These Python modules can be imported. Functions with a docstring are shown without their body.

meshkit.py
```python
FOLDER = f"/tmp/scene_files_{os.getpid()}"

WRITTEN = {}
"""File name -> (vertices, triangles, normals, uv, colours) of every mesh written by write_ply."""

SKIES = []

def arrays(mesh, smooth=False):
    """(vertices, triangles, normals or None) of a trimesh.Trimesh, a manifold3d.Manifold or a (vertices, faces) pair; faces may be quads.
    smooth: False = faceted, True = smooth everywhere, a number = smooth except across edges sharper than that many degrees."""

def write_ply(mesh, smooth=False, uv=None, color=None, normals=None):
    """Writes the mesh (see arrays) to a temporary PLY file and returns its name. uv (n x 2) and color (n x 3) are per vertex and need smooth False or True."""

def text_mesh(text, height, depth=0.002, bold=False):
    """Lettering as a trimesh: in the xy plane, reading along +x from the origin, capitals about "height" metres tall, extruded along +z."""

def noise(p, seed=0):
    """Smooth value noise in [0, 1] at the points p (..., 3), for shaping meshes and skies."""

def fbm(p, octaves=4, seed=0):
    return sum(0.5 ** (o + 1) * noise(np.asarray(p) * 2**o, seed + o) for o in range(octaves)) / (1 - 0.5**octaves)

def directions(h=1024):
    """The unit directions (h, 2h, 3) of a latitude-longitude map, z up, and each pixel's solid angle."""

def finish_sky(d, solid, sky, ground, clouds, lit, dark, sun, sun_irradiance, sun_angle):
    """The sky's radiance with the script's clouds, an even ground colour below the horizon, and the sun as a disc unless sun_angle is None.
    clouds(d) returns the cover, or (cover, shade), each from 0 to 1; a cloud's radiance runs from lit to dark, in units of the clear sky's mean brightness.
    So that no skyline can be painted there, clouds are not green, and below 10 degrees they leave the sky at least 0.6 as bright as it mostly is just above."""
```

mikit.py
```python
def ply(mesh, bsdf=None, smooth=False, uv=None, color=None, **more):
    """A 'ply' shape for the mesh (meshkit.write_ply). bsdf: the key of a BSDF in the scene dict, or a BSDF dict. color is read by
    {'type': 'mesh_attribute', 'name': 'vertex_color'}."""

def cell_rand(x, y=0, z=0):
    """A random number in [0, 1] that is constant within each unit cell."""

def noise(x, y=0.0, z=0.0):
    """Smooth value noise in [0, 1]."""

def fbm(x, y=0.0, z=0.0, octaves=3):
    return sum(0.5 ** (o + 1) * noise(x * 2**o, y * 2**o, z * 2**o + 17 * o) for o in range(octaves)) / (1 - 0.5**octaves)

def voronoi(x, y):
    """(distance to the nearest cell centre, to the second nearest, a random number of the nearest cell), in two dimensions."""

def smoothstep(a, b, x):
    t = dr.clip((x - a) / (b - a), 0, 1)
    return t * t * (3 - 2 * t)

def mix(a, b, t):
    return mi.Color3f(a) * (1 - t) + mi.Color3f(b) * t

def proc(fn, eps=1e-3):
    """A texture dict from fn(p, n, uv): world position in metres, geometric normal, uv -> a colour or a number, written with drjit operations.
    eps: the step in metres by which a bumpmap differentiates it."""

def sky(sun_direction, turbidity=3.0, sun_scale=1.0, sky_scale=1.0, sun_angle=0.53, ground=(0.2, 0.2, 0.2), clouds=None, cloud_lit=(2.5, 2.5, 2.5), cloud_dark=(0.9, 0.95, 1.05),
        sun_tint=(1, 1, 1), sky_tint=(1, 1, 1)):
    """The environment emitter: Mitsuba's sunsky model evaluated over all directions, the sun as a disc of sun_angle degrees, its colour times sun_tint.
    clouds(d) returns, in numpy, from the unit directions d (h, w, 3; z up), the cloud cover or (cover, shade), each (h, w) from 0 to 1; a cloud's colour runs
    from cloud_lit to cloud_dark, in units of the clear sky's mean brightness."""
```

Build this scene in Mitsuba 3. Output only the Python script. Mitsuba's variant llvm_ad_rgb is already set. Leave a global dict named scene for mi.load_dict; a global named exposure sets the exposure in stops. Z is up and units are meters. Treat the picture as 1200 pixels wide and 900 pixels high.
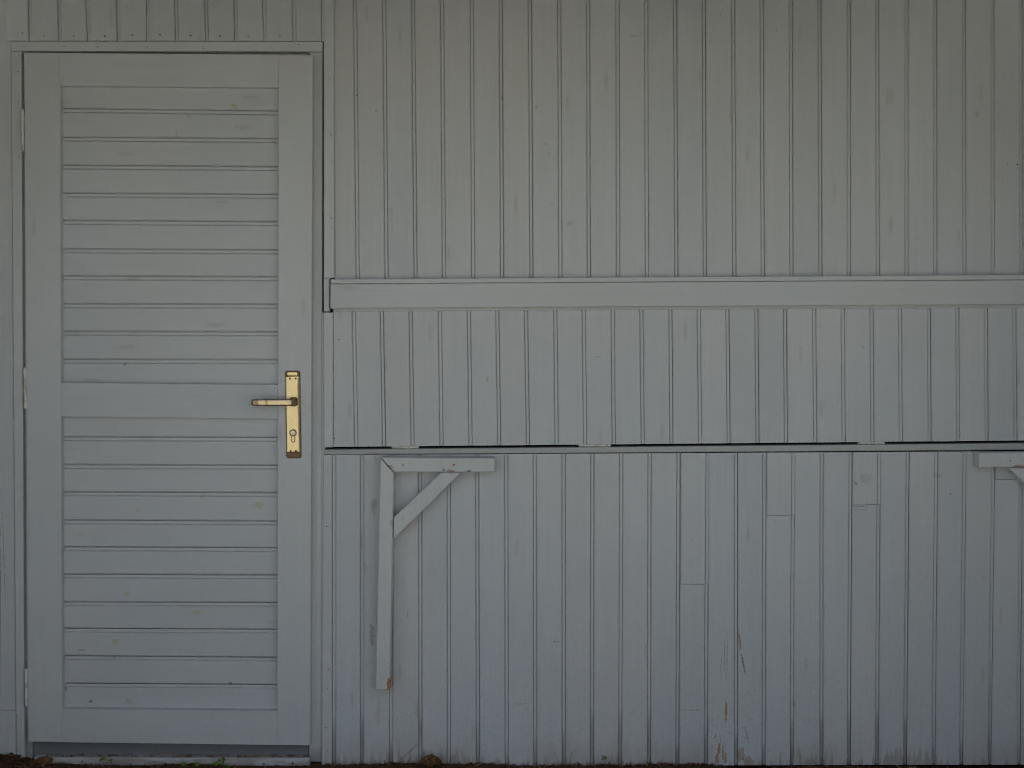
import math, random
import numpy as np
import trimesh, mapbox_earcut
import drjit as dr
import mitsuba as mi
import mikit, meshkit
from mikit import noise, fbm, voronoi, smoothstep, mix, cell_rand

random.seed(7)
rng = np.random.default_rng(7)
scene, labels = {}, {}
T = mi.ScalarTransform4f

# ------------------------------------------------------------------ camera, sky, exposure
FOCAL, PITCH, DIST, EYE = 1450.0, math.radians(2.0), 3.59, 1.2456   # focal length in pixels of a 1200 pixel wide picture
CX, CY = 600.0, 450.0
scene['camera'] = {
    'type': 'perspective', 'fov': math.degrees(2 * math.atan(CX / FOCAL)), 'fov_axis': 'x', 'near_clip': 0.05, 'far_clip': 2000.0,
    'to_world': T().look_at(origin=[0, -DIST, EYE], target=[0, -DIST + math.cos(PITCH), EYE - math.sin(PITCH)], up=[0, 0, 1])}


def cloud_cover(d):
    n = meshkit.fbm(d * [3.0, 3.0, 5.0] + 4.0, 5, seed=3)
    return np.clip((n - 0.40) / 0.22, 0, 1) * 0.9


scene['sky_light'] = mikit.sky([0.25, 0.80, 0.95], turbidity=3, ground=(0.12, 0.12, 0.10), clouds=cloud_cover, cloud_lit=(2.0, 2.0, 2.0), cloud_dark=(1.0, 1.05, 1.1),
                               sky_tint=(1.10, 1.0, 0.87), sun_tint=(0.97, 1.0, 0.98))
exposure = 2.74


def at(px, py, y=0.0):
    """Survey: the point of the vertical plane y that the camera sees at this spot of a 1200 x 900 picture, as (x, z) in metres."""
    u, v = (px - CX) / FOCAL, (CY - py) / FOCAL
    d = np.array([u, math.cos(PITCH) + v * math.sin(PITCH), -math.sin(PITCH) + v * math.cos(PITCH)])
    k = (y + DIST) / d[1]
    return np.array([d[0] * k, EYE + d[2] * k])


# ------------------------------------------------------------------ materials
def add_bsdf(name, color, rough=0.55, metallic=0.0, height=None, scale=1.0, spec=0.4, eps=4e-4):
    b = {'type': 'principled', 'base_color': color if isinstance(color, dict) else {'type': 'rgb', 'value': list(color)}, 'roughness': rough, 'metallic': metallic}
    if not metallic:
        b['specular'] = spec
    if height is not None:
        b = {'type': 'bumpmap', 'arbitrary': mikit.proc(height, eps), 'scale': scale, 'bsdf': b}
    scene[name] = {'type': 'twosided', 'bsdf': b}
    return name


PAINT = (0.401, 0.408, 0.415)
WOOD = (0.30, 0.155, 0.065)


def spot(p, x, z, rx, rz, lean=0.0, rough=0.85, f=240.0):
    """1 inside a ragged ellipse on the wall, 0 outside."""
    dz = p.z - z
    dx = p.x - x - lean * dz
    d = dr.sqrt(dr.square(dx / rx) + dr.square(dz / rz)) + rough * (noise(p.x * f, p.z * f * 0.6) - 0.5)
    return 1 - smoothstep(0.75, 1.05, d)


def paint(name, along, tone=(1, 1, 1), seed=0.0, marks=(), rough=0.5, streaky=1.0, grit=1.0):
    base = [float(a * b) for a, b in zip(PAINT, tone)]
    knot_tone = [a * b for a, b in zip(base, (0.93, 0.86, 0.78))]

    def ab(p):
        return (p.x, p.z) if along == 'z' else (p.z, p.x)

    def knot(p):
        a, b = ab(p)
        d1, _, w = voronoi(a * 11.0 + seed * 3.1, b * 2.1 + seed)
        return (1 - smoothstep(0.02, 0.085, d1)) * dr.select(w > 0.62, 1.0, 0.0), d1

    def color(p, n, uv):
        a, b = ab(p)
        big = fbm(p.x * 2.3 + seed, p.z * 1.7 + 3 * seed, 1.0, octaves=3)
        grain = noise(a * 420 + seed * 9, b * 7.0) * 0.6 + noise(a * 150 + seed * 5, b * 3.0) * 0.4
        c = mi.Color3f(*base) * (1 + 0.14 * (big - 0.5) + 0.07 * streaky * (grain - 0.5))
        warm = fbm(p.x * 4.1 + seed * 2, p.z * 3.0, 7.0, octaves=2)
        c = c * mix((0.982, 1.0, 1.018), (1.018, 1.0, 0.985), warm)
        k, kd = knot(p)
        c = mix(c, mi.Color3f(*knot_tone), 0.5 * k)
        c = c * (1 - 0.22 * smoothstep(0.55, 0.95, dr.sin(kd * 210)) * k)
        # grime: small dark specks, more of them low down
        low = smoothstep(0.75, 0.0, p.z)
        d1, _, w = voronoi(p.x * 62 + seed, p.z * 62)
        speck = dr.select(w > 0.985 - 0.03 * low, 1 - smoothstep(0.04, 0.13, d1), 0.0)
        fine = smoothstep(0.70, 0.85, noise(p.x * 330, p.z * 260 + seed)) * (0.04 + 0.13 * low) * grit
        c = mix(c, (0.13, 0.12, 0.10), dr.minimum(0.55 * speck * grit + fine, 0.8))
        # rain splash along the foot of the wall
        rag = fbm(a * 38 + seed, b * 9.0, 3.0, octaves=3)
        splash = smoothstep(0.11, -0.01, p.z + 0.10 * (rag - 0.5)) * (0.1 + 0.8 * rag) * smoothstep(0.25, 0.75, noise(p.x * 4.3 + 2.0)) * (0.5 + 0.8 * noise(a * 90, b * 30)) + 0.7 * smoothstep(0.022, -0.012, p.z + 0.06 * (noise(a * 150, b * 22) - 0.5) + 0.05 * (noise(p.x * 6.0) - 0.5))
        c = mix(c, (0.150, 0.088, 0.045), dr.clip(splash, 0, 0.85) * 0.62)
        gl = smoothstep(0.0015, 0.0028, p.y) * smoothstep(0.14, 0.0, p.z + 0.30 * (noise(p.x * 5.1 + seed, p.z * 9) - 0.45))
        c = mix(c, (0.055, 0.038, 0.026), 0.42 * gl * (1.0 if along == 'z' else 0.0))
        for x, z, rx, rz, lean, col, amt in marks:
            c = mix(c, col, amt * spot(p, x, z, rx, rz, lean))
        return c

    def height(p, n, uv):
        a, b = ab(p)
        k, d1 = knot(p)
        h = 0.00022 * noise(a * 380 + seed * 9, b * 6.0) + 0.00042 * noise(a * 110 + seed * 5, b * 2.4) + 0.00075 * fbm(p.x * 14, p.z * 9 + seed, 5.0, octaves=2)
        h = h + 0.00045 * k * (0.5 + 0.5 * dr.sin(d1 * 210)) + 0.00012 * noise(p.x * 900, p.z * 900)
        for x, z, rx, rz, lean, col, amt in marks:
            if amt > 0.7:
                h = h - 0.0006 * spot(p, x, z, rx, rz, lean)
        return h

    return add_bsdf(name, mikit.proc(color), rough, height=height, spec=0.35)


def mark(px, py, rx, ry, lean=0.0, col=WOOD, amt=0.9, y=0.0):
    x, z = at(px, py, y)
    return (float(x), float(z), rx / 404.0, ry / 404.0, lean, col, amt)


YEL, DARK, DIRT = (0.32, 0.27, 0.06), (0.07, 0.06, 0.05), (0.16, 0.13, 0.10)
SCUFF = [mark(*m) for m in [(743, 42, 6, 1.2, 0.4, DIRT, 0.35), (751, 41, 2, 4, 0, (0.30, 0.24, 0.20), 0.35), (641, 169, 4, 1.5, 0, DIRT, 0.3), (643, 180, 3, 2.2, 0, DIRT, 0.2), (588, 115, 1.5, 2, 0, DARK, 0.45), (668, 262, 4, 3, 0.6, DIRT, 0.25),
                          (647, 240, 4, 1, 0, DIRT, 0.35), (1146, 134, 4, 4, 0, (0.25, 0.22, 0.12), 0.3), (571, 445, 1.5, 3, 0, (0.28, 0.2, 0.13), 0.5), (700, 418, 4, 1.5, 0.6, DIRT, 0.3), (1011, 407, 3, 1.5, -0.5, DIRT, 0.3), (1, 720, 0.5, 110, 0.02, DARK, 0.6),
                          (5.5, 660, 0.4, 60, -0.02, DARK, 0.5), (438, 592, 4, 9, 0.2, DIRT, 0.4), (436, 745, 3, 14, 0, DIRT, 0.5), (444, 835, 3, 14, 0, (0.28, 0.22, 0.18), 0.35), (610, 825, 10, 0.8, 0, DIRT, 0.3), (652, 752, 4, 1.0, 0, DIRT, 0.5),
                          (808, 832, 14, 0.7, 0.0, DIRT, 0.5), (1003, 566, 2, 2, 0, DARK, 0.6), (1015, 560, 8, 7, 0, DIRT, 0.22), (1098, 557, 5, 3, 0, DIRT, 0.25), (478, 719, 0.8, 5, 0, DARK, 0.6), (953, 812, 2, 1.5, 0, (0.5, 0.5, 0.5), 0.5), (931, 825, 1.5, 4, 0, DIRT, 0.5)]]
paint('paint_board', 'z', (1.0, 1.0, 1.0), 1.3, marks=SCUFF)
paint('paint_board_warm', 'z', (1.012, 1.0, 0.992), 4.7, marks=SCUFF)
paint('paint_board_cool', 'z', (0.975, 0.982, 0.988), 8.9, marks=SCUFF)
paint('paint_board_worn', 'z', (0.97, 0.99, 1.0), 12.1, grit=1.5, streaky=1.6, marks=[
    mark(851, 834, 1.4, 13, 0.02, amt=0.95), mark(867, 752, 1.2, 13, -0.12), mark(871, 778, 0.8, 15, -0.2, DARK, 0.8), mark(849, 765, 0.5, 26, 0.0, DARK, 0.5), mark(852, 770, 0.5, 30, 0.0, DARK, 0.45),
    mark(845, 780, 0.4, 18, 0.1, DARK, 0.4), mark(843, 878, 1.8, 7), mark(847, 884, 1.5, 9), mark(840, 890, 2.2, 6), mark(850, 889, 1.4, 7), mark(838, 862, 0.8, 5, 0.1, WOOD, 0.7), mark(844, 866, 0.7, 5, -0.1, WOOD, 0.7),
    mark(868, 885, 4.5, 10, 0.0, (0.24, 0.15, 0.08), 0.6), mark(876, 892, 6, 6, 0.0, (0.22, 0.14, 0.08), 0.6), mark(874, 858, 0.8, 8, -0.3, (0.22, 0.14, 0.08), 0.6)])
ROW = [mark(*m) for m in [(274, 124, 4, 3.5, 0, YEL, 0.55), (134, 103, 5, 2.5, 0, YEL, 0.35), (237, 581, 3.5, 3, 0, YEL, 0.4), (303, 592, 7, 4, 0, YEL, 0.38), (95, 626, 6, 3, 0, YEL, 0.25), (148, 696, 4, 3.5, 0, YEL, 0.4),
                                  (230, 718, 4.5, 3, 0, YEL, 0.42), (136, 752, 5, 4.5, 0, YEL, 0.4), (151, 822, 5, 4, 0, YEL, 0.3), (96, 762, 4, 1.2, 0.8, DIRT, 0.5), (106, 822, 3, 2, 0, DARK, 0.5), (270, 801, 2, 1.5, 0, DARK, 0.8),
                                  (133, 771, 2, 1, 0, DARK, 0.6), (207, 158, 1.0, 5, 0, DIRT, 0.3), (221, 136, 4, 3, 0, DIRT, 0.18), (162, 598, 4, 2, 0, YEL, 0.3), (76, 808, 3, 2.5, 0, DARK, 0.55), (146, 427, 1.2, 1.2, 0, DARK, 0.7)]]
paint('paint_slat', 'x', (1.0, 1.0, 1.0), 21.7, marks=ROW, streaky=0.7, grit=0.5, rough=0.42)
paint('paint_rail', 'x', (1.02, 1.02, 1.01), 17.3, streaky=0.9, grit=0.6)
paint('paint_ledge', 'x', (0.80, 0.80, 0.77), 52.3, grit=2.0, streaky=1.5)
paint('paint_shaded_threshold', 'x', (0.34, 0.35, 0.38), 27.1, grit=1.5)  # dark tone carries the shade of the gap under the door
paint('paint_stile', 'z', (1.02, 1.02, 1.01), 31.9, streaky=0.7, grit=0.5, rough=0.42)
bx, bz = at(455.3, 803, -0.05)
paint('paint_bracket', 'z', (1.10, 1.07, 1.03), 41.3, streaky=1.1, grit=1.4, marks=[
    (float(bx), float(bz), 0.0055, 0.018, 0.0, (0.32, 0.14, 0.045), 1.0)] + [mark(*m, y=-0.05) for m in [(472, 545, 1.5, 1.5, 0, DARK, 0.7), (531.5, 545, 1.4, 1.4, 0, (0.2, 0.09, 0.04), 0.9), (527, 552, 5, 1.6, 0, (0.2, 0.11, 0.06), 0.7),
    (520, 551, 1.5, 2, 0, DARK, 0.8), (549, 552, 2.5, 1.5, 0, DARK, 0.8), (457, 547, 4, 2, -0.8, DIRT, 0.6), (459, 613, 3, 4, 0, DIRT, 0.3), (1184, 540, 1.5, 1.5, 0, DARK, 0.7), (1195, 546.5, 7, 2, 0, (0.25, 0.10, 0.05), 0.8)]])
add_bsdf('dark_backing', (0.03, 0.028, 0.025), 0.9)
add_bsdf('nail_metal', (0.05, 0.045, 0.04), 0.6, spec=0.2)


def brass_color(p, n, uv):
    w = fbm(p.x * 60, p.z * 25, p.y * 60, octaves=3)
    t = smoothstep(0.62, 0.8, noise(p.x * 240, p.z * 160, 3.0))
    return mix(mix((0.62, 0.50, 0.29), (0.50, 0.385, 0.20), w), (0.30, 0.20, 0.09), 0.12 * t)


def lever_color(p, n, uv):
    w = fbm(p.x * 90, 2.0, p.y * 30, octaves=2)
    refl_band = smoothstep(0.52, 0.66, noise(p.x * 150, 4.0, p.z * 12))  # dark bands paint striped reflections into the metal colour
    return mix(mix((0.50, 0.40, 0.24), (0.44, 0.33, 0.22), w), (0.15, 0.11, 0.05), 0.75 * refl_band)


add_bsdf('brass', mikit.proc(brass_color), 0.34, 1.0, height=lambda p, n, uv: 0.00005 * noise(p.x * 700, p.z * 90, p.y * 700))
add_bsdf('reflection_band_brass', mikit.proc(lever_color), 0.3, 1.0)
add_bsdf('bronze', (0.095, 0.062, 0.038), 0.38, 1.0)
add_bsdf('steel', (0.40, 0.38, 0.33), 0.3, 1.0)


def hinge_color(p, n, uv):
    return mix((0.50, 0.50, 0.47), (0.22, 0.16, 0.10), 0.6 * smoothstep(0.45, 0.7, fbm(p.x * 120, p.z * 70, 2.0)))


add_bsdf('hinge_paint', mikit.proc(hinge_color), 0.4)


def soil_color(p, n, uv):
    f = fbm(p.x * 40, p.y * 40, 1.0, octaves=4)
    near = mix((0.032, 0.019, 0.012), (0.100, 0.058, 0.032), f)
    g = fbm(p.x * 1.2, p.y * 1.2, 5.0, octaves=4)
    bounce_yard = mix((0.31, 0.33, 0.325), (0.40, 0.425, 0.415), g)  # unseen ground, made pale to bounce sunlight onto the wall
    d = -p.y + 0.5 * (fbm(p.x * 2, p.y * 2, 9.0) - 0.5)
    return mix(near, bounce_yard, smoothstep(0.9, 1.6, d))


add_bsdf('soil', mikit.proc(soil_color), 0.95, height=lambda p, n, uv: 0.006 * fbm(p.x * 70, p.y * 70, 0.0, octaves=3), spec=0.1)
add_bsdf('litter', {'type': 'mesh_attribute', 'name': 'vertex_color'}, 0.8, spec=0.2)


def leaf_color(p, n, uv):
    f = fbm(p.x * 160, p.z * 160, p.y * 160, octaves=3)
    return mix((0.05, 0.022, 0.009), (0.17, 0.085, 0.032), smoothstep(0.3, 0.75, f))


add_bsdf('dry_leaf_skin', mikit.proc(leaf_color), 0.7, spec=0.2)
scene['green_leaf'] = {'type': 'principledthin', 'base_color': {'type': 'rgb', 'value': [0.13, 0.21, 0.03]}, 'roughness': 0.6, 'diff_trans': 0.6}
add_bsdf('stem_skin', (0.13, 0.12, 0.05), 0.7)
add_bsdf('roof_felt', (0.05, 0.05, 0.05), 0.9)
add_bsdf('soffit_paint', (0.10, 0.105, 0.10), 0.6)

# ------------------------------------------------------------------ mesh helpers
used = {}


def put(name, mesh, bsdf, smooth=False, color=None):
    """One entry of the scene; a name that is taken gets the next number."""
    n = used.get(name, -1) + 1
    used[name] = n
    key = name if n == 0 else f'{name}_{n:03d}'
    scene[key] = mikit.ply(mesh, bsdf, smooth=smooth, color=color)
    return key


def outward(v, f):
    v, f = np.asarray(v, float), np.asarray(f, int)
    a, b, c = v[f[:, 0]], v[f[:, 1]], v[f[:, 2]]
    if np.einsum('ij,ij->i', a, np.cross(b, c)).sum() < 0:
        f = f[:, ::-1]
    return v, f


def rings_mesh(rings, cap=True):
    """Skin over rings of equal point counts; flat ends triangulated by ear clipping."""
    rings = [np.asarray(r, float) for r in rings]
    n, m = len(rings[0]), len(rings)
    f = []
    for k in range(m - 1):
        for i in range(n):
            j = (i + 1) % n
            f += [[k * n + i, k * n + j, (k + 1) * n + j], [k * n + i, (k + 1) * n + j, (k + 1) * n + i]]
    v = np.vstack(rings)
    if cap:
        for k, flip in ((0, True), (m - 1, False)):
            r = rings[k]
            o = r - r.mean(0)
            _, _, vt = np.linalg.svd(o)
            p2 = np.ascontiguousarray(o @ vt[:2].T)
            tri = np.array(mapbox_earcut.triangulate_float64(p2, np.array([n], np.uint32))).reshape(-1, 3)
            # match the orientation of the sides
            e1, e2 = p2[tri[:, 1]] - p2[tri[:, 0]], p2[tri[:, 2]] - p2[tri[:, 0]]
            area = np.sum(e1[:, 0] * e2[:, 1] - e1[:, 1] * e2[:, 0])
            ring_area = 0.5 * np.sum(p2[:, 0] * np.roll(p2[:, 1], -1) - np.roll(p2[:, 0], -1) * p2[:, 1])
            if (area > 0) != (ring_area > 0):
                tri = tri[:, ::-1]
            f += (tri[:, ::-1] if flip else tri).__add__(k * n).tolist()
    return outward(v, f)


def slab(c4, yf, yb, bev=0.002, wob=0.0):
    """A bar or board with a face of four corners (x, z), front at yf with bevelled edges, back at yb."""
    c = np.asarray(c4, float)
    cen = c.mean(0)
    nxt, prv = np.roll(c, -1, 0), np.roll(c, 1, 0)
    e1, e2 = (nxt - c), (prv - c)
    e1 /= np.linalg.norm(e1, axis=1, keepdims=True)
    e2 /= np.linalg.norm(e2, axis=1, keepdims=True)
    sin = np.abs(e1[:, 0] * e2[:, 1] - e1[:, 1] * e2[:, 0])[:, None]
    ins = c + (e1 + e2) * bev / sin
    ring = lambda q, y: np.column_stack([q[:, 0], np.full(len(q), y) if np.isscalar(y) else y, q[:, 1]])
    j = rng.uniform(-wob, wob, len(c))
    return rings_mesh([ring(ins, yf + j), ring(c, yf + bev + j), ring(c, yb)])


def px4(l0, l1, r0, r1, t0, t1, b0, b1, y=0.0):
    """Corners of a quad seen between left edge (l0 at top, l1 at bottom), right edge (r0, r1), top (t0 left, t1 right) and bottom (b0, b1) on the plane y."""
    return [at(l1, b0, y), at(r1, b1, y), at(r0, t1, y), at(l0, t0, y)]


def groove_board(axis, L, R, s0, s1, yoff=0.0, gh=0.0052, ch=0.0019, dep=0.0052, quirk=0.0035, floor=0.0075, back=0.016, gap=0.001, tongue=True, left_groove=True, segs=6, jit=0.00025, tilt=0.0):
    """A tongue and groove board. L, R: functions of the run s that give the groove centres either side; s0, s1: functions of the cross coordinate that give the ends."""
    lg = gh if left_groove else 0.0006
    prof = [(0, lg + ch, 0.0), (1, -gh - ch, 0.0), (1, -gh, ch), (1, -gh, dep + quirk), (1, -gh + 0.0014, dep + quirk), (1, -gh + 0.0018, dep), (1, gh - gap, dep), (1, gh - gap, dep + floor), (1, gh + 0.003, dep + floor), (1, gh + 0.003, back), (0, lg + 0.004, back), (0, lg, dep + floor - 0.0005), (0, lg, ch)] if tongue else \
           [(0, lg + ch, 0.0), (1, -0.0006 - ch, 0.0), (1, -0.0006, ch), (1, -0.0006, back), (0, lg, back), (0, lg, ch)]
    rings = []
    for k in range(segs + 1):
        t = k / segs
        ja, jb, jy = rng.uniform(-jit, jit, 3)
        ring = []
        for side, d, y in prof:
            s = s0(0) + (s1(0) - s0(0)) * t
            for _ in range(2):
                a = (R(s) if side else L(s)) + d + (jb if side else ja)
                s = s0(a) + (s1(a) - s0(a)) * t
            yy = y + yoff + (0.4 * jy + tilt * (1 if side else -1) if y < ch else 0)
            ring.append((a, yy, s) if axis == 'z' else (s, yy, a))
        rings.append(ring)
    return rings_mesh(rings)


def line2(p, q):
    """The straight line through two (u, v) points as v(u)."""
    (u0, v0), (u1, v1) = p, q
    return lambda u: v0 + (v1 - v0) * (u - u0) / (u1 - u0)


def groove_lines(pa, ra, pb, rb, y):
    out = []
    for a, b in zip(pa, pb):
        A, B = at(a, ra, y), at(b, rb, y)
        out.append(line2((A[1], A[0]), (B[1], B[0])))
    return out


def edge(p0, p1, y):
    return line2(at(*p0, y), at(*p1, y))


def join(parts):
    vs, fs, n = [], [], 0
    for v, f in parts:
        vs.append(v); fs.append(np.asarray(f) + n); n += len(v)
    return np.vstack(vs), np.vstack(fs)


def cylinder(c, axis, r, h, sides=20, bev=0.0):
    c, axis = np.asarray(c, float), np.asarray(axis, float)
    a = np.cross(axis, [0.31, 0.52, 0.79]); a /= np.linalg.norm(a)
    b = np.cross(axis, a)
    th = np.arange(sides) * 2 * np.pi / sides
    circ = np.cos(th)[:, None] * a + np.sin(th)[:, None] * b
    stops = [(-h / 2, r - bev), (-h / 2 + bev, r), (h / 2 - bev, r), (h / 2, r - bev)] if bev else [(-h / 2, r), (h / 2, r)]
    return rings_mesh([c + axis * s + circ * q for s, q in stops])


HUT = 'timber_hut'
labels[HUT] = {'label': 'grey painted timber hut of vertical boards with a slatted door and a fold-down counter flap', 'category': 'hut'}
BOARDS = ['paint_board', 'paint_board', 'paint_board_warm', 'paint_board_cool']


def boards(part, grooves, s0, s1, yoff, first_left, last_tongue=True, splits={}, worn=(), segs=6):
    lines = [first_left] + grooves
    for i in range(len(lines) - 1):
        L, R = lines[i], lines[i + 1]
        kw = dict(yoff=yoff + rng.uniform(-0.0006, 0.0006), gap=rng.choice([0.0009, 0.0012, 0.0016, 0.0020], p=[0.3, 0.35, 0.25, 0.1]), tilt=rng.uniform(-0.0004, 0.0004), left_groove=i > 0, segs=segs, jit=0.00015)
        m = 'paint_board_worn' if i in worn else random.choice(BOARDS)
        if i in splits:
            z, dx, slope = splits[i]
            cut = lambda x, z=z, s=slope, L=L: z + s * (x - L(z))
            put(f'{HUT}__{part}__board', groove_board('z', L, R, s0, lambda x: cut(x) - 0.0007, **kw), m)
            kw['yoff'] -= 0.0008
            put(f'{HUT}__{part}__board', groove_board('z', lambda s: L(s) + dx, lambda s: R(s) + dx, lambda x: cut(x) + 0.0007, s1, **kw), random.choice(BOARDS))
        else:
            put(f'{HUT}__{part}__board', groove_board('z', L, R, s0, s1, **kw), m)


# ------------------------------------------------------------------ the ground
def ground_height(x, y):
    p = np.stack([x * 9, y * 9, 0 * x], -1)
    h = -0.006 + 0.011 / (1 + np.exp(np.clip((x - 0.62) / 0.03, -50, 50))) + 0.008 * (meshkit.fbm(p, 3) - 0.5) * 2
    h = h + 0.034 * np.exp(-np.maximum(0, x + 1.47) ** 2 / 0.06 ** 2) * np.exp(-(y / 0.25) ** 2)
    h = h - 0.012 * np.exp(-((x - 0.71) / 0.07) ** 2) - 0.010 / (1 + np.exp(np.clip(-(x - 1.20) / 0.02, -50, 50))) * (x < 2)
    return h - 0.05 * np.clip((-y - 0.4) / 2.0, 0, 1)


gx = np.concatenate([[-300, -80, -20, -6, -3, -2.2], np.linspace(-1.9, 1.9, 381), [2.2, 3, 6, 20, 80, 300]])
gy = np.concatenate([[-300, -80, -25, -12, -7, -5, -3.5, -2.5, -1.8, -1.2, -0.8, -0.5], np.linspace(-0.35, 0.06, 42), [0.5, 3, 8, 30, 100, 300]])
GX, GY = np.meshgrid(gx, gy, indexing='xy')
gv = np.column_stack([GX.ravel(), GY.ravel(), ground_height(GX, GY).ravel()])
ii, jj = np.meshgrid(np.arange(len(gx) - 1), np.arange(len(gy) - 1))
q = (jj * len(gx) + ii).ravel()
gf = np.vstack([np.column_stack([q, q + 1, q + 1 + len(gx)]), np.column_stack([q, q + 1 + len(gx), q + len(gx)])])
put('ground', (gv, gf), 'soil', smooth=True)
labels['ground'] = {'label': 'dark soil at the foot of the hut running out into unseen ground kept pale to bounce light', 'category': 'ground', 'kind': 'structure'}

# ------------------------------------------------------------------ the hut: walls out of view, roof, added shading walls, backing
TOP_Z, EAVE_OUT, EAVE_Z, PITCH_ROOF = 2.66, 1.5, 2.05, 0.43  # unseen eave made deep and low to shade the upper wall


def box(x0, x1, y0, y1, z0, z1):
    return slab([(x0, z0), (x1, z0), (x1, z1), (x0, z1)], y0, y1, 0.003)


X0, X1 = -1.90, 1.90
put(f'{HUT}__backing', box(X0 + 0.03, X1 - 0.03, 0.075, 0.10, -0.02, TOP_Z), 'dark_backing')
put(f'{HUT}__side_wall', box(X0, X0 + 0.03, 0.02, 3.0, -0.02, TOP_Z), 'paint_board')
put(f'{HUT}__side_wall', box(X1 - 0.03, X1, 0.02, 3.0, -0.02, TOP_Z), 'paint_board')
put(f'{HUT}__back_wall', box(X0 + 0.03, X1 - 0.03, 2.97, 3.0, -0.02, TOP_Z), 'paint_board')
under = lambda y: EAVE_Z + PITCH_ROOF * (y + EAVE_OUT) if y < 1.5 else EAVE_Z + PITCH_ROOF * (1.5 + EAVE_OUT) - PITCH_ROOF * (y - 1.5)
for xc in (-1.80, 1.80):
    put(f'{HUT}__added_shade_wall', box(xc - 0.02, xc + 0.02, -EAVE_OUT + 0.05, 0.02, -0.02, EAVE_Z), 'paint_board_cool')  # added unseen walls, there to shade both ends of the front
roof_profile = [(-EAVE_OUT, under(-EAVE_OUT)), (-EAVE_OUT, under(-EAVE_OUT) + 0.11), (1.5, under(1.5) + 0.12), (4.0, under(4.0) + 0.11), (4.0, under(4.0)), (1.5, under(1.5))]
put(f'{HUT}__roof', rings_mesh([[(x, y, z) for y, z in roof_profile] for x in (X0 - 0.5, X1 + 0.5)]), 'soffit_paint')

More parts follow.
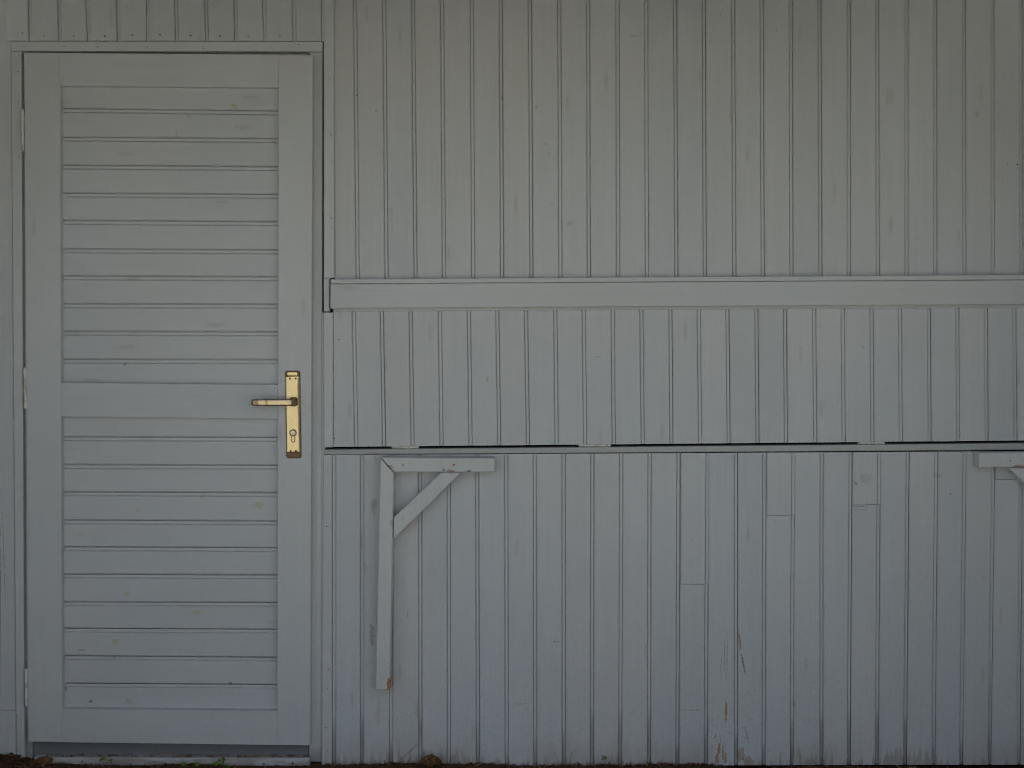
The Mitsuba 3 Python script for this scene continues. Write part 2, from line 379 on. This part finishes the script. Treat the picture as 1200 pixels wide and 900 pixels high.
# ------------------------------------------------------------------ upper wall
U0 = [416, 450, 484, 518, 552.7, 586.7, 621, 655.3, 689.3, 723.7, 757.3, 791.3, 825, 859.3, 892.7, 926.7, 960.7, 995, 1028.3, 1062.7, 1096.3, 1130, 1163.3, 1196.7]
U1 = [418.7, 452.7, 486.7, 520, 554.3, 588.3, 622.7, 656.7, 690, 724.3, 758, 792.7, 826, 860.7, 894, 927.7, 961.7, 995, 1029, 1062.7, 1096.7, 1130.7, 1164, 1197.7]
more = lambda g, n=4, pitch=33.8: g + [g[-1] + pitch * (k + 1) for k in range(n)]
flat = lambda z: (lambda x: z)
boards('upper_wall', groove_lines(more(U0), 0, more(U1), 300, 0.0), edge((390, 338), (1200, 333), 0.0), flat(TOP_Z), 0.0, groove_lines([391.3], 0, [392], 300, 0.0)[0])

# rail along the foot of the upper wall
YR = -0.030
put(f'{HUT}__rail', slab(px4(387, 387, 1330, 1330, 332.7, 327.3, 361.5, 355.9, YR), YR, -0.001, 0.002), 'paint_rail')
put(f'{HUT}__rail__cap', slab(px4(387.5, 387.5, 1330, 1330, 327.2, 321.2, 332.3, 326.9, YR + 0.0015), YR + 0.0015, -0.001, 0.001), 'paint_rail')

put(f'{HUT}__rail__back_strip', slab(px4(391, 391, 1330, 1330, 345, 340, 365.2, 359.6, -0.006), -0.006, -0.0005, 0.0015), 'paint_rail')

# ------------------------------------------------------------------ fold-down counter flap
F0 = [414.3, 447.3, 481, 515.3, 549.3, 582.7, 616.3, 650.7, 684, 718, 751.7, 785.7, 819, 852.7, 886.7, 920.3, 954.3, 988, 1021.7, 1055, 1089, 1122.3, 1156, 1189.3]
F1 = [417.3, 450, 483.3, 517.3, 551.3, 585, 618.7, 652.3, 685.7, 719.3, 753.3, 787, 820.7, 854.3, 888, 921.3, 955.7, 989, 1022.7, 1056, 1090, 1123.3, 1156.7, 1190.7]
YF = -0.002
boards('counter_flap', groove_lines(more(F0), 364, more(F1), 518, YF), edge((390, 523.7), (1200, 516.2), YF), edge((390, 352), (1200, 347), YF), YF, groove_lines([390.2], 364, [390.6], 518, YF)[0], segs=4)
put(f'{HUT}__counter_flap__edge_trim', slab(px4(378.9, 379.2, 390.2, 390.4, 366, 366, 524.3, 524.2, -0.010), -0.010, 0.04, 0.0025), 'paint_stile')
for a, b in ((459, 491), (678, 716), (1005, 1037)):
    ya = 524.6 - (a - 400) * 0.00925
    c = at((a + b) / 2, ya, 0.004)
    w = (b - a) / 404.0
    ks = [cylinder((c[0] + (k - 1) * w / 3, 0.004, c[1]), (1, 0, 0), 0.0040, w / 3 - 0.0008, 14, 0.0005) for k in range(3)]
    put(f'{HUT}__counter_flap__hinge', join(ks), 'hinge_paint', smooth=40)

# sill strip under the slot
put(f'{HUT}__sill_strip', slab(px4(380, 380, 1330, 1330, 527.0, 518.1, 532.8, 526.3, -0.003), -0.003, 0.05, 0.0015), 'paint_ledge')

# ------------------------------------------------------------------ lower wall
L0 = [391.3, 424.3, 458.3, 492.3, 525.7, 559.2, 593.2, 626.7, 660.4, 694.2, 728, 761.3, 795.2, 828.7, 862.7, 896, 929.5, 963.2, 997, 1030.2, 1064, 1097.3, 1130.6, 1164.3, 1197]
L1 = [391.3, 424.3, 458.3, 492.7, 526, 560, 593.7, 627.3, 660.7, 693.7, 726.7, 760.7, 794, 827.3, 862.6, 895, 928, 963, 995, 1027.7, 1061, 1094.3, 1126.7, 1160, 1194.3]
zj = lambda px, py: float(at(px, py, 0)[1])
boards('lower_wall', groove_lines(more(L0, 4, 33.4), 560, more(L1, 4, 33.2), 895, 0.0), edge((390, 897.5), (1200, 896.2), 0.0), edge((390, 533.2), (1200, 528.9), 0.0), 0.0,
       groove_lines([378.6], 560, [376.6], 895, 0.0)[0],
       splits={13: (zj(812, 684.5), 0.0013, 0.0), 16: (zj(913, 604), 0.001, 0.01), 19: (zj(1012, 592), 0.0008, 0.02), 24: (zj(1180, 562), 0.0013, 0.0)}, worn=(14, 15), segs=8)
fx, fz = at(1008, 595.5, -0.002)
put(f'{HUT}__lower_wall__loose_splinter', slab([(fx - 0.024, fz - 0.006), (fx + 0.016, fz - 0.005), (fx + 0.024, fz + 0.006), (fx - 0.024, fz + 0.004)], -0.005, 0.0, 0.0015), 'paint_board_warm')

# ------------------------------------------------------------------ door surround
D0 = [34.3, 69, 101.7, 137.3, 172.7, 206, 241, 275.7, 309, 344, 378]
D1 = [35.5, 70, 104, 138.7, 173.3, 207.3, 242.3, 276.3, 310.7, 345, 378.6]
YO = -0.014
boards('over_door_wall', groove_lines(D0, 0, D1, 46, YO), edge((5, 47.6), (378, 47.8), YO), flat(TOP_Z), YO, groove_lines([4.9], 0, [6.7], 46, YO)[0], segs=3)
put(f'{HUT}__door_frame__head', slab(px4(13, 13, 378, 378, 48.3, 48.6, 59.8, 60.0, -0.012), -0.012, 0.05, 0.0015), 'paint_rail')
put(f'{HUT}__door_frame__jamb', slab(px4(12.9, 19.2, 24.9, 28.6, 60.3, 60.3, 893, 893, -0.012), -0.012, 0.05, 0.0015), 'paint_stile')
put(f'{HUT}__door_frame__jamb', slab(px4(362, 362, 377.9, 376.2, 60.6, 60.6, 893, 893, 0.010), 0.010, 0.055, 0.0015), 'paint_stile')
put(f'{HUT}__door_frame__cover_strip', slab(px4(376.5, 375, 381, 380, 366.5, 366.5, 893, 893, 0.0115), 0.0115, 0.054, 0.0005), 'paint_stile')
put(f'{HUT}__door_frame__stop', slab(px4(22, 28, 32, 38, 58, 58, 890, 890, 0.006), 0.006, 0.06, 0.001), 'paint_stile')
put(f'{HUT}__door_frame__stop', slab(px4(33, 33, 361, 361, 57, 57, 70, 72, 0.022), 0.022, 0.06, 0.001), 'paint_rail')
put(f'{HUT}__door_frame__threshold', slab(px4(39, 39, 361.5, 361.5, 860, 864, 886.8, 887.7, 0.014), 0.014, 0.03, 0.001), 'paint_shaded_threshold')
put(f'{HUT}__door_frame__sill', slab(px4(40, 40, 362.5, 362.5, 887.6, 888.4, 897.5, 898, -0.008), -0.008, 0.045, 0.002), 'paint_rail')
put(f'{HUT}__corner_board', slab(px4(-150, -150, 12.6, 18.8, 0 - 90, 0 - 90, 833, 833, -0.004), -0.004, 0.03, 0.002), 'paint_board')
put(f'{HUT}__plinth_block', slab(px4(-150, -150, 17.6, 18.4, 833.6, 833.6, 898, 898, -0.022), -0.022, 0.03, 0.002), 'paint_board')
put(f'{HUT}__plinth_block', slab(px4(18.2, 19.0, 24.6, 25.0, 835.0, 835.0, 898, 898, -0.018), -0.018, 0.03, 0.004), 'paint_board')
# post between door and counter
pm = at(386, 326, -0.012)
put(f'{HUT}__post', slab(px4(379.4, 379.4, 391.4, 391.7, -90, -90, 326, 326, -0.012), -0.012, 0.05, 0.002), 'paint_stile')
put(f'{HUT}__post__notched_end', slab(px4(379.4, 379.4, 386.0, 386.0, 326.1, 326.1, 365, 365, -0.012), -0.012, 0.05, 0.0015), 'paint_stile')

# ------------------------------------------------------------------ the door
DOOR = f'{HUT}__door'
YD, YS = -0.020, 0.001
labels[DOOR] = {'label': 'grey door of horizontal slats in a wide frame with a brass lever handle'}
inl = lambda y: 69.9 + (y - 62) * 0.0036
outl = lambda y: 28.3 + (y - 62) * 0.0059
inr = lambda y: 326.6 - (y - 62) * 0.0024
outr = lambda y: 366.3 - (y - 62) * 0.0036
put(f'{DOOR}__stile', slab(px4(outl(61.5), outl(869), inl(61.5), inl(869), 61.4, 61.9, 869.3, 869.9, YD), YD, 0.024, 0.0012), 'paint_stile')
put(f'{DOOR}__stile', slab(px4(inr(64), inr(873), outr(64), outr(873), 64.1, 64.5, 873.2, 873.7, YD), YD, 0.024, 0.0012), 'paint_stile')
for nm, t0, t1, b0, b1 in (('top_rail', 61.9, 64.1, 100.5, 102.6), ('middle_rail', 448.4, 450.8, 488.2, 490.8), ('bottom_rail', 830.7, 833.2, 869.9, 873.2)):
    c = px4(inl(t0) + 0.05, inl(b0) + 0.05, inr(t0) - 0.05, inr(b0) - 0.05, t0, t1, b0, b1, YD + 0.0003)
    put(f'{DOOR}__{nm}', slab(c, YD + 0.0003, 0.024, 0.0008), 'paint_rail')
SU = [(129.0, 132.0), (162.7, 164.2), (195.4, 197.3), (228.2, 229.8), (260.2, 261.9), (293.6, 295.0), (325.3, 326.4), (358.0, 358.6), (390.2, 391.0), (423.0, 423.6)]
SL = [(514.0, 514.7), (546.4, 547.3), (578.4, 579.4), (611.5, 612.6), (642.8, 644.0), (674.8, 675.8), (707.2, 708.1), (738.4, 739.6), (770.4, 772.3), (802.8, 804.4)]
for group, top, bot in ((SU, (94, 96.5), (452, 454.5)), (SL, (482, 484.5), (836, 838.5))):
    rows = [top] + group + [bot]
    fl = [line2(at(70, a, YS), at(326, b, YS)) for a, b in rows]
    for i in range(len(rows) - 1):
        s0, s1 = at(62, 450, YS)[0], at(334, 450, YS)[0]
        m = groove_board('x', fl[i + 1], fl[i], flat(s0), flat(s1), yoff=YS + rng.uniform(-0.0003, 0.0003), gh=0.0060, ch=0.0022, dep=0.0046, quirk=0.0018, floor=0.0078, back=0.0138, gap=rng.uniform(0.0027, 0.0037), segs=5, jit=0.0001)
        put(f'{DOOR}__slat', m, 'paint_slat')
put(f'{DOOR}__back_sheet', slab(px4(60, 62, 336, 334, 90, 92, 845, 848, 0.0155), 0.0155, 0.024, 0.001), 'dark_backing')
for a, b, x in ((127.0, 177.5, 26.6), (430.3, 479.0, 29.4), (783.5, 827.5, 30.9)):
    p, q = at(x, a, -0.019), at(x, b, -0.019)
    mid = (p + q) / 2
    h = (p[1] - q[1]) / 2
    put(f'{DOOR}__hinge', join([cylinder((mid[0], -0.019, mid[1] + s * h / 2), (0, 0, 1), 0.0046, h - 0.0012, 16, 0.0008) for s in (1, -1)] +
                               [slab([(mid[0] - 0.006, mid[1] - h + 0.002), (mid[0] + 0.006, mid[1] - h + 0.002), (mid[0] + 0.006, mid[1] + h - 0.002), (mid[0] - 0.006, mid[1] + h - 0.002)], -0.009, 0.0, 0.0005)]), 'hinge_paint', smooth=40)


# handle set
def plate_shape(x0, x1, z0, z1, n):
    return [(x0 + n, z0), (x1 - n, z0), (x1, z0 + n), (x1, z1 - n), (x1 - n, z1), (x0 + n, z1), (x0, z1 - n), (x0, z0 + n)]


pa, pb = at(334.4, 434.6, YD - 0.006), at(352.4, 537.0, YD - 0.006)
hx0, hx1, hz1, hz0 = pa[0], pb[0], pa[1], pb[1]
lean = 0.0012
sh = lambda pts: [(x + lean * (0.5 - (z - hz0) / (hz1 - hz0)) * 2, z) for x, z in pts]
put(f'{DOOR}__handle_plate', slab(sh(plate_shape(hx0, hx1, hz0, hz1, 0.0045)), YD - 0.0055, YD + 0.001, 0.0016), 'bronze')
put(f'{DOOR}__handle_plate__face', slab(sh(plate_shape(hx0 + 0.0006, hx1 - 0.0006, hz0 + 0.0165, hz1 - 0.0145, 0.0008)), YD - 0.0085, YD - 0.0040, 0.0032), 'brass')
put(f'{DOOR}__handle_plate__top_cap', slab(sh(plate_shape(hx0 + 0.006, hx1 - 0.006, hz1 - 0.0135, hz1 - 0.003, 0.0025)), YD - 0.0070, YD - 0.0054, 0.0012), 'brass')
for px, py in ((339.8, 443.6), (346.3, 443.6), (340.6, 528.4), (346.8, 528.4)):
    c = at(px, py, YD - 0.0085)
    put(f'{DOOR}__handle_plate__screw', cylinder((c[0], YD - 0.0087, c[1]), (0, 1, 0), 0.0030, 0.0012, 14, 0.0004), 'bronze', smooth=40)
c = at(343.4, 507.3, YD - 0.009)
put(f'{DOOR}__lock_rim', join([rings_mesh([[(c[0] + r * math.cos(t), YD + y, c[1] + r * math.sin(t)) for t in np.linspace(0, 2 * np.pi, 28, endpoint=False)] for r, y in ((0.0106, -0.0083), (0.0106, -0.0094), (0.0078, -0.0098), (0.0078, -0.0083))], cap=False)]), 'bronze', smooth=40)
put(f'{DOOR}__lock_cylinder', cylinder((c[0], YD - 0.0092, c[1]), (0, 1, 0), 0.0076, 0.003, 28, 0.0006), 'steel', smooth=40)
put(f'{DOOR}__lock_keyway', slab([(c[0] - 0.0008, c[1] - 0.006), (c[0] + 0.0012, c[1] - 0.006), (c[0] + 0.0012, c[1] + 0.001), (c[0] - 0.0008, c[1] + 0.001)], YD - 0.0109, YD - 0.0105, 0.0001), 'dark_backing')
put(f'{DOOR}__lock_surround', slab(plate_shape(c[0] - 0.0062, c[0] + 0.0062, c[1] - 0.0280, c[1] - 0.0075, 0.004), YD - 0.0090, YD - 0.0083, 0.0005), 'bronze')
put(f'{DOOR}__lock_body', slab(plate_shape(c[0] - 0.0048, c[0] + 0.0048, c[1] - 0.0262, c[1] - 0.0088, 0.003), YD - 0.0096, YD - 0.0083, 0.001), 'brass')
put(f'{DOOR}__handle_plate__edge_strip', slab(sh([(hx1 - 0.0072, hz0 + 0.0185), (hx1 - 0.0040, hz0 + 0.0185), (hx1 - 0.0040, hz1 - 0.0205), (hx1 - 0.0072, hz1 - 0.0205)]), YD - 0.0094, YD - 0.0084, 0.0007), 'reflection_band_brass')
# lever: sweep of a rounded bar, out from the plate and then to the left
hub = at(343.2, 471.4, YD - 0.03)
tip = at(295.5, 471.6, YD - 0.045)
path = [(hub[0] + 0.003, YD - 0.008)] + [(hub[0] + 0.003, YD - 0.022)] + [(hub[0] + 0.003 - 0.02 * (1 - math.cos(t)), YD - 0.024 - 0.02 * math.sin(t)) for t in np.linspace(0.15, math.pi / 2, 7)]
xs = np.linspace(path[-1][0] - 0.012, tip[0] + 0.006, 9)
path += [(x, YD - 0.044 - 0.003 * math.sin(math.pi * (x - xs[0]) / (xs[-1] - xs[0]))) for x in xs] + [(tip[0] + 0.001, YD - 0.0425), (tip[0] - 0.0008, YD - 0.039)]
path = np.array(path)
tan = np.gradient(path, axis=0); tan /= np.linalg.norm(tan, axis=1, keepdims=True)
rings = []
for k, ((x, y), t) in enumerate(zip(path, tan)):
    n = np.array([-t[1], t[0]])
    hw = 0.0055 if k < 12 else 0.0050
    hh = 0.0102 - 0.0006 * min(1, k / 9) - 0.0004 * (k > 14)
    if k == len(path) - 1:
        hw, hh = 0.0028, 0.0085
    th = np.linspace(0, 2 * np.pi, 24, endpoint=False)
    cs, sn = np.cos(th), np.sin(th)
    sup = lambda v, e: np.sign(v) * np.abs(v) ** e
    a, b = hw * sup(cs, 0.6), hh * sup(sn, 0.5)
    rings.append(np.column_stack([x + n[0] * a, y + n[1] * a, hub[1] + b]))
put(f'{DOOR}__lever', rings_mesh(rings), 'reflection_band_brass', smooth=35)
put(f'{DOOR}__lever_collar', slab(plate_shape(hub[0] - 0.0125, hub[0] + 0.0095, hub[1] - 0.0125, hub[1] + 0.0135, 0.004), YD - 0.0120, YD - 0.0084, 0.0015), 'bronze')


# ------------------------------------------------------------------ nail heads
def nails(part, spots, y, r=0.0022):
    parts = []
    for px, py in spots:
        c = at(px, py, y)
        parts.append(cylinder((c[0], y - 0.0002, c[1]), (0, 1, 0), r * random.uniform(0.75, 1.2), 0.0012, 9))
    k = put(f'{HUT}__{part}__nail_heads', join(parts), 'nail_metal')
    labels[k] = {'kind': 'stuff'}


nails('over_door_wall', [(26.3, 38.7), (52, 42.6), (86.6, 42), (122.4, 42.4), (155.2, 41), (187.6, 40.7), (223.2, 41.5), (258, 42.4), (291, 43.4), (328, 42)], YO, 0.0026)
nails('door_frame', [(28, 54.5), (76, 54), (114.5, 55), (173, 55.5), (238.5, 56.7), (317.4, 55), (350.2, 52.5), (22.6, 65.8), (21.3, 84), (22, 119), (22.3, 184)], -0.012, 0.0018)
nails('post', [(381.6, 54), (386.5, 92), (388, 159), (389, 188), (388.5, 256), (388.5, 267)], -0.012, 0.0017)
nails('counter_flap', [(391, 498), (391.8, 514), (391.2, 476), (397, 398)], YF, 0.0020)
nails('lower_wall', [(383, 617), (384.8, 784.5), (382.8, 807), (382, 852.5), (383.8, 879.5), (1192, 193), (1113.5, 578.5)], 0.0, 0.0020)
nails('door_sill', [(96.7, 892), (194, 895.5), (309, 895), (343, 894.5)], -0.008, 0.0036)
nails('upper_wall', [(418, 112), (440.7, 130), (628.3, 125), (844.3, 17), (875, 26), (910, 36), (1180.3, 192.6), (409.5, 340), (1012, 335)], 0.0, 0.0018)

# ------------------------------------------------------------------ wall brackets
YB = -0.048


def bracket(key, xl, xr, bar, post, brace, mitre, lab):
    """bar, post, brace: face corners in survey pixels."""
    for nm, c in (('top_bar', bar), ('post', post), ('brace', brace)):
        yf = YB + (0.0015 if nm == 'brace' else 0.0)
        put(f'{key}__{nm}', slab([at(px, py, yf) for px, py in c], yf, -0.0015 if nm != 'brace' else -0.006, 0.0022), 'paint_bracket')
    labels[key] = {'label': lab, 'category': 'bracket', 'group': 'swing-out brackets under the counter flap'}


bracket('wall_bracket', 0, 0, [(462, 553.4), (579.7, 553.4), (579.7, 536.9), (446.3, 536.2)],
        [(440.0, 808.8), (456.6, 808.8), (461.4, 554), (445.6, 537.0)], [(461.0, 632.2), (540.8, 553.8), (516.6, 553.8), (461.3, 606.8)], None,
        'grey wooden bracket with diagonal brace on the wall right of the door')
bracket('wall_bracket_001', 0, 0, [(1147.6, 547.8), (1265, 547.8), (1281, 530), (1147.6, 530.4)],
        [(1266, 803), (1282.6, 803), (1281.4, 531), (1265.6, 548.3)], [(1265.3, 626.5), (1265.3, 601.5), (1206.5, 548.3), (1182.0, 548.3)], None,
        'grey wooden bracket cut off at the right edge of the picture')

# ------------------------------------------------------------------ soil crumbs and leaf litter
def flakes(n, xr, yr, size, palette, zup=0.0, zbase=None, steep=0.45, thin=(0.25, 0.8)):
    vs, fs, cs = [], [], []
    for i in range(n):
        x, y = rng.uniform(*xr), -rng.uniform(*yr)
        z = (float(ground_height(np.array(x), np.array(y))) if zbase is None else zbase(x)) + rng.uniform(0, zup)
        s = rng.uniform(*size)
        a, tx, ty = rng.uniform(0, 6.28), rng.normal(0, steep), rng.normal(0, steep)
        w = s * rng.uniform(*thin)
        loc = np.array([[-s, 0, 0], [0, -w, 0.15 * s], [s, 0, 0.1 * s], [0.1 * s, w, 0.2 * s], [0, 0, -0.15 * s]])
        R = trimesh.transformations.euler_matrix(tx, ty, a)[:3, :3]
        k = len(vs) * 5
        vs.append(loc @ R.T + [x, y, z + 0.3 * s])
        fs += [[k, k + 1, k + 4], [k + 1, k + 2, k + 4], [k + 2, k + 3, k + 4], [k + 3, k, k + 4]]
        c = np.array(palette[rng.integers(len(palette))]) * rng.uniform(0.5, 1.2)
        cs.append(np.repeat(c[None], 5, 0))
    return np.vstack(vs), np.array(fs), np.vstack(cs)


BROWN = [(0.10, 0.045, 0.022), (0.16, 0.075, 0.035), (0.06, 0.03, 0.018), (0.20, 0.10, 0.05), (0.035, 0.022, 0.014), (0.14, 0.045, 0.025)]
STRAW = BROWN + [(0.22, 0.15, 0.07), (0.18, 0.13, 0.06), (0.28, 0.20, 0.10)]
F = [flakes(1400, (-1.9, 1.9), (0.002, 0.10), (0.002, 0.006), BROWN, 0.003), flakes(420, (-1.56, -1.36), (0.02, 0.14), (0.003, 0.010), BROWN, 0.008), flakes(500, (-1.34, -0.58), (0.018, 0.09), (0.002, 0.006), BROWN, 0.006),
     flakes(260, (-1.37, -0.59), (-0.011, 0.007), (0.0015, 0.005), BROWN, 0.002, zbase=line2(at(40, 887.4, -0.008), at(362, 888.2, -0.008))), flakes(260, (-0.55, 1.45), (0.002, 0.03), (0.006, 0.014), STRAW, 0.0, steep=0.9, thin=(0.04, 0.12)),
     flakes(420, (-0.55, 1.2), (0.001, 0.02), (0.002, 0.0055), BROWN, 0.004)]
n, V, Fc, C = 0, [], [], []
for v, f, c in F:
    V.append(v); Fc.append(f + n); C.append(c); n += len(v)
put('leaf_litter', (np.vstack(V), np.vstack(Fc)), 'litter', color=np.vstack(C))
labels['leaf_litter'] = {'label': 'brown leaf crumbs and soil grains along the foot of the wall', 'category': 'leaf litter', 'kind': 'stuff'}

# dry leaves
def leaf_mesh(length, width, curl, seed, n=12):
    r = np.random.default_rng(seed)
    vs, fs = [], []
    for i in range(n + 1):
        t = i / n
        w = width * math.sin(math.pi * min(1, t * 0.93 + 0.07)) ** 0.7 * (1 + 0.14 * r.uniform(-1, 1))
        for k in range(-2, 3):
            s = k / 2
            vs.append((length * (t - 0.5), w * s, curl * (s * s) * width + 0.25 * curl * length * math.sin(math.pi * t) + r.uniform(-1, 1) * (0.03 + 0.22 * abs(curl)) * width))
    for i in range(n):
        for k in range(4):
            a = i * 5 + k
            fs += [[a, a + 1, a + 6], [a, a + 6, a + 5]]
    v, f = np.array(vs), np.array(fs)
    return np.vstack([v, v - [0, 0, 0.0006]]), np.vstack([f, f[:, ::-1] + len(v)])


def place(m, pos, rot):
    R = trimesh.transformations.euler_matrix(*rot)[:3, :3]
    return np.asarray(m[0]) @ R.T + np.asarray(pos), m[1]


lx, lz = at(51, 892.3, -0.028)
put('dry_leaf', place(leaf_mesh(0.058, 0.013, 0.25, 3), (lx, -0.028, lz), (1.15, -0.22, 0.05)), 'dry_leaf_skin', smooth=True)
labels['dry_leaf'] = {'label': 'flat brown fallen leaf leaning on the left end of the door sill', 'category': 'leaf'}
lx, lz = at(505, 894.5, -0.025)
put('curled_leaf', place(leaf_mesh(0.062, 0.017, 0.9, 5), (lx, -0.026, lz), (0.95, 0.12, 0.1)), 'dry_leaf_skin', smooth=True)
put('curled_leaf__folded_lobe', place(leaf_mesh(0.05, 0.012, -0.8, 8), (lx + 0.006, -0.032, lz - 0.005), (0.5, 0.35, -0.3)), 'dry_leaf_skin', smooth=True)
labels['curled_leaf'] = {'label': 'crumpled brown leaf lying at the foot of the boards below the bracket', 'category': 'leaf'}


# seedlings
def tube(pts, r, sides=6):
    pts = np.asarray(pts, float)
    t = np.gradient(pts, axis=0); t /= np.linalg.norm(t, axis=1, keepdims=True)
    a = np.cross(t, [0.2, 1, 0.1]); a /= np.linalg.norm(a, axis=1, keepdims=True)
    b = np.cross(t, a)
    th = np.arange(sides) * 2 * np.pi / sides
    return rings_mesh([p + r * (np.cos(th)[:, None] * u + np.sin(th)[:, None] * v) for p, u, v in zip(pts, a, b)])


def leaflet(r, seed):
    g = np.random.default_rng(seed)
    th = np.linspace(0, 2 * np.pi, 14, endpoint=False)
    rad = r * (1 - 0.16 * np.cos(th) ** 8 + 0.06 * g.uniform(-1, 1, 14))
    v = np.vstack([[0, 0, 0], np.column_stack([rad * np.cos(th), rad * np.sin(th) * 0.9, 0.2 * r * np.abs(np.sin(th))])])
    return v, np.array([[0, i + 1, (i + 1) % 14 + 1] for i in range(14)])


def seedling(key, heads, y, lab):
    for i, (px, py, r) in enumerate(heads):
        x, z = at(px, py, y)
        gz = float(ground_height(np.array(x), np.array(y)))
        put(f'{key}__stem', tube([(x + 0.004, y + 0.002, gz - 0.004), (x + 0.002, y, (gz + z) / 2), (x, y - 0.001, z - 0.001)], 0.0006), 'stem_skin')
        for k in range(3):
            a = 2.1 * k + i
            d = np.array([math.cos(a) * r * 0.62, -0.002, math.sin(a) * r * 0.5])
            put(f'{key}__leaf', place(leaflet(r * 0.62, i * 7 + k), np.array([x, y, z]) + d, (1.0 + 0.25 * math.sin(3 * a), 0.25 * math.cos(a), a)), 'green_leaf')
    labels[key] = {'label': lab, 'category': 'seedling', 'group': 'green seedlings at the foot of the wall'}


seedling('clover_seedling', [(120, 888.5, 0.010), (130, 891, 0.007)], -0.024, 'pale green two headed seedling by the left half of the door sill')
seedling('clover_seedling_001', [(212.3, 895, 0.011)], -0.026, 'single yellow-green seedling left of the dark one at the door sill')
seedling('clover_seedling_002', [(228.5, 895.5, 0.012)], -0.026, 'dark green seedling between two brighter ones at the door sill')
seedling('clover_seedling_003', [(251, 894.5, 0.012), (260.5, 891.5, 0.011), (266, 897.5, 0.008)], -0.026, 'largest bright green seedling, rightmost at the door sill')
seedling('clover_seedling_004', [(707.3, 888, 0.0085)], -0.012, 'lone small green seedling before the lower wall boards')


def stalk(key, pix, y, lab, r=0.0007):
    pts = [(*at(px, py, y), y - dy) for px, py, dy in pix]
    put(key, tube([(x, yy, z) for x, z, yy in pts], r), 'stem_skin')
    labels[key] = {'label': lab, 'category': 'dry stalk'}


stalk('dry_stalk', [(466, 893, 0.004), (474, 885, 0.003), (482, 879, 0.002), (489, 872, 0.003)], -0.003, 'thin dry stalk leaning on the boards left of the crumpled leaf', 0.0005)
stalk('dry_stalk_001', [(668.5, 899, 0.004), (668.3, 889, 0.003), (670.5, 880, 0.002)], -0.004, 'thin dry stalk standing before the boards left of the lone seedling', 0.0005)
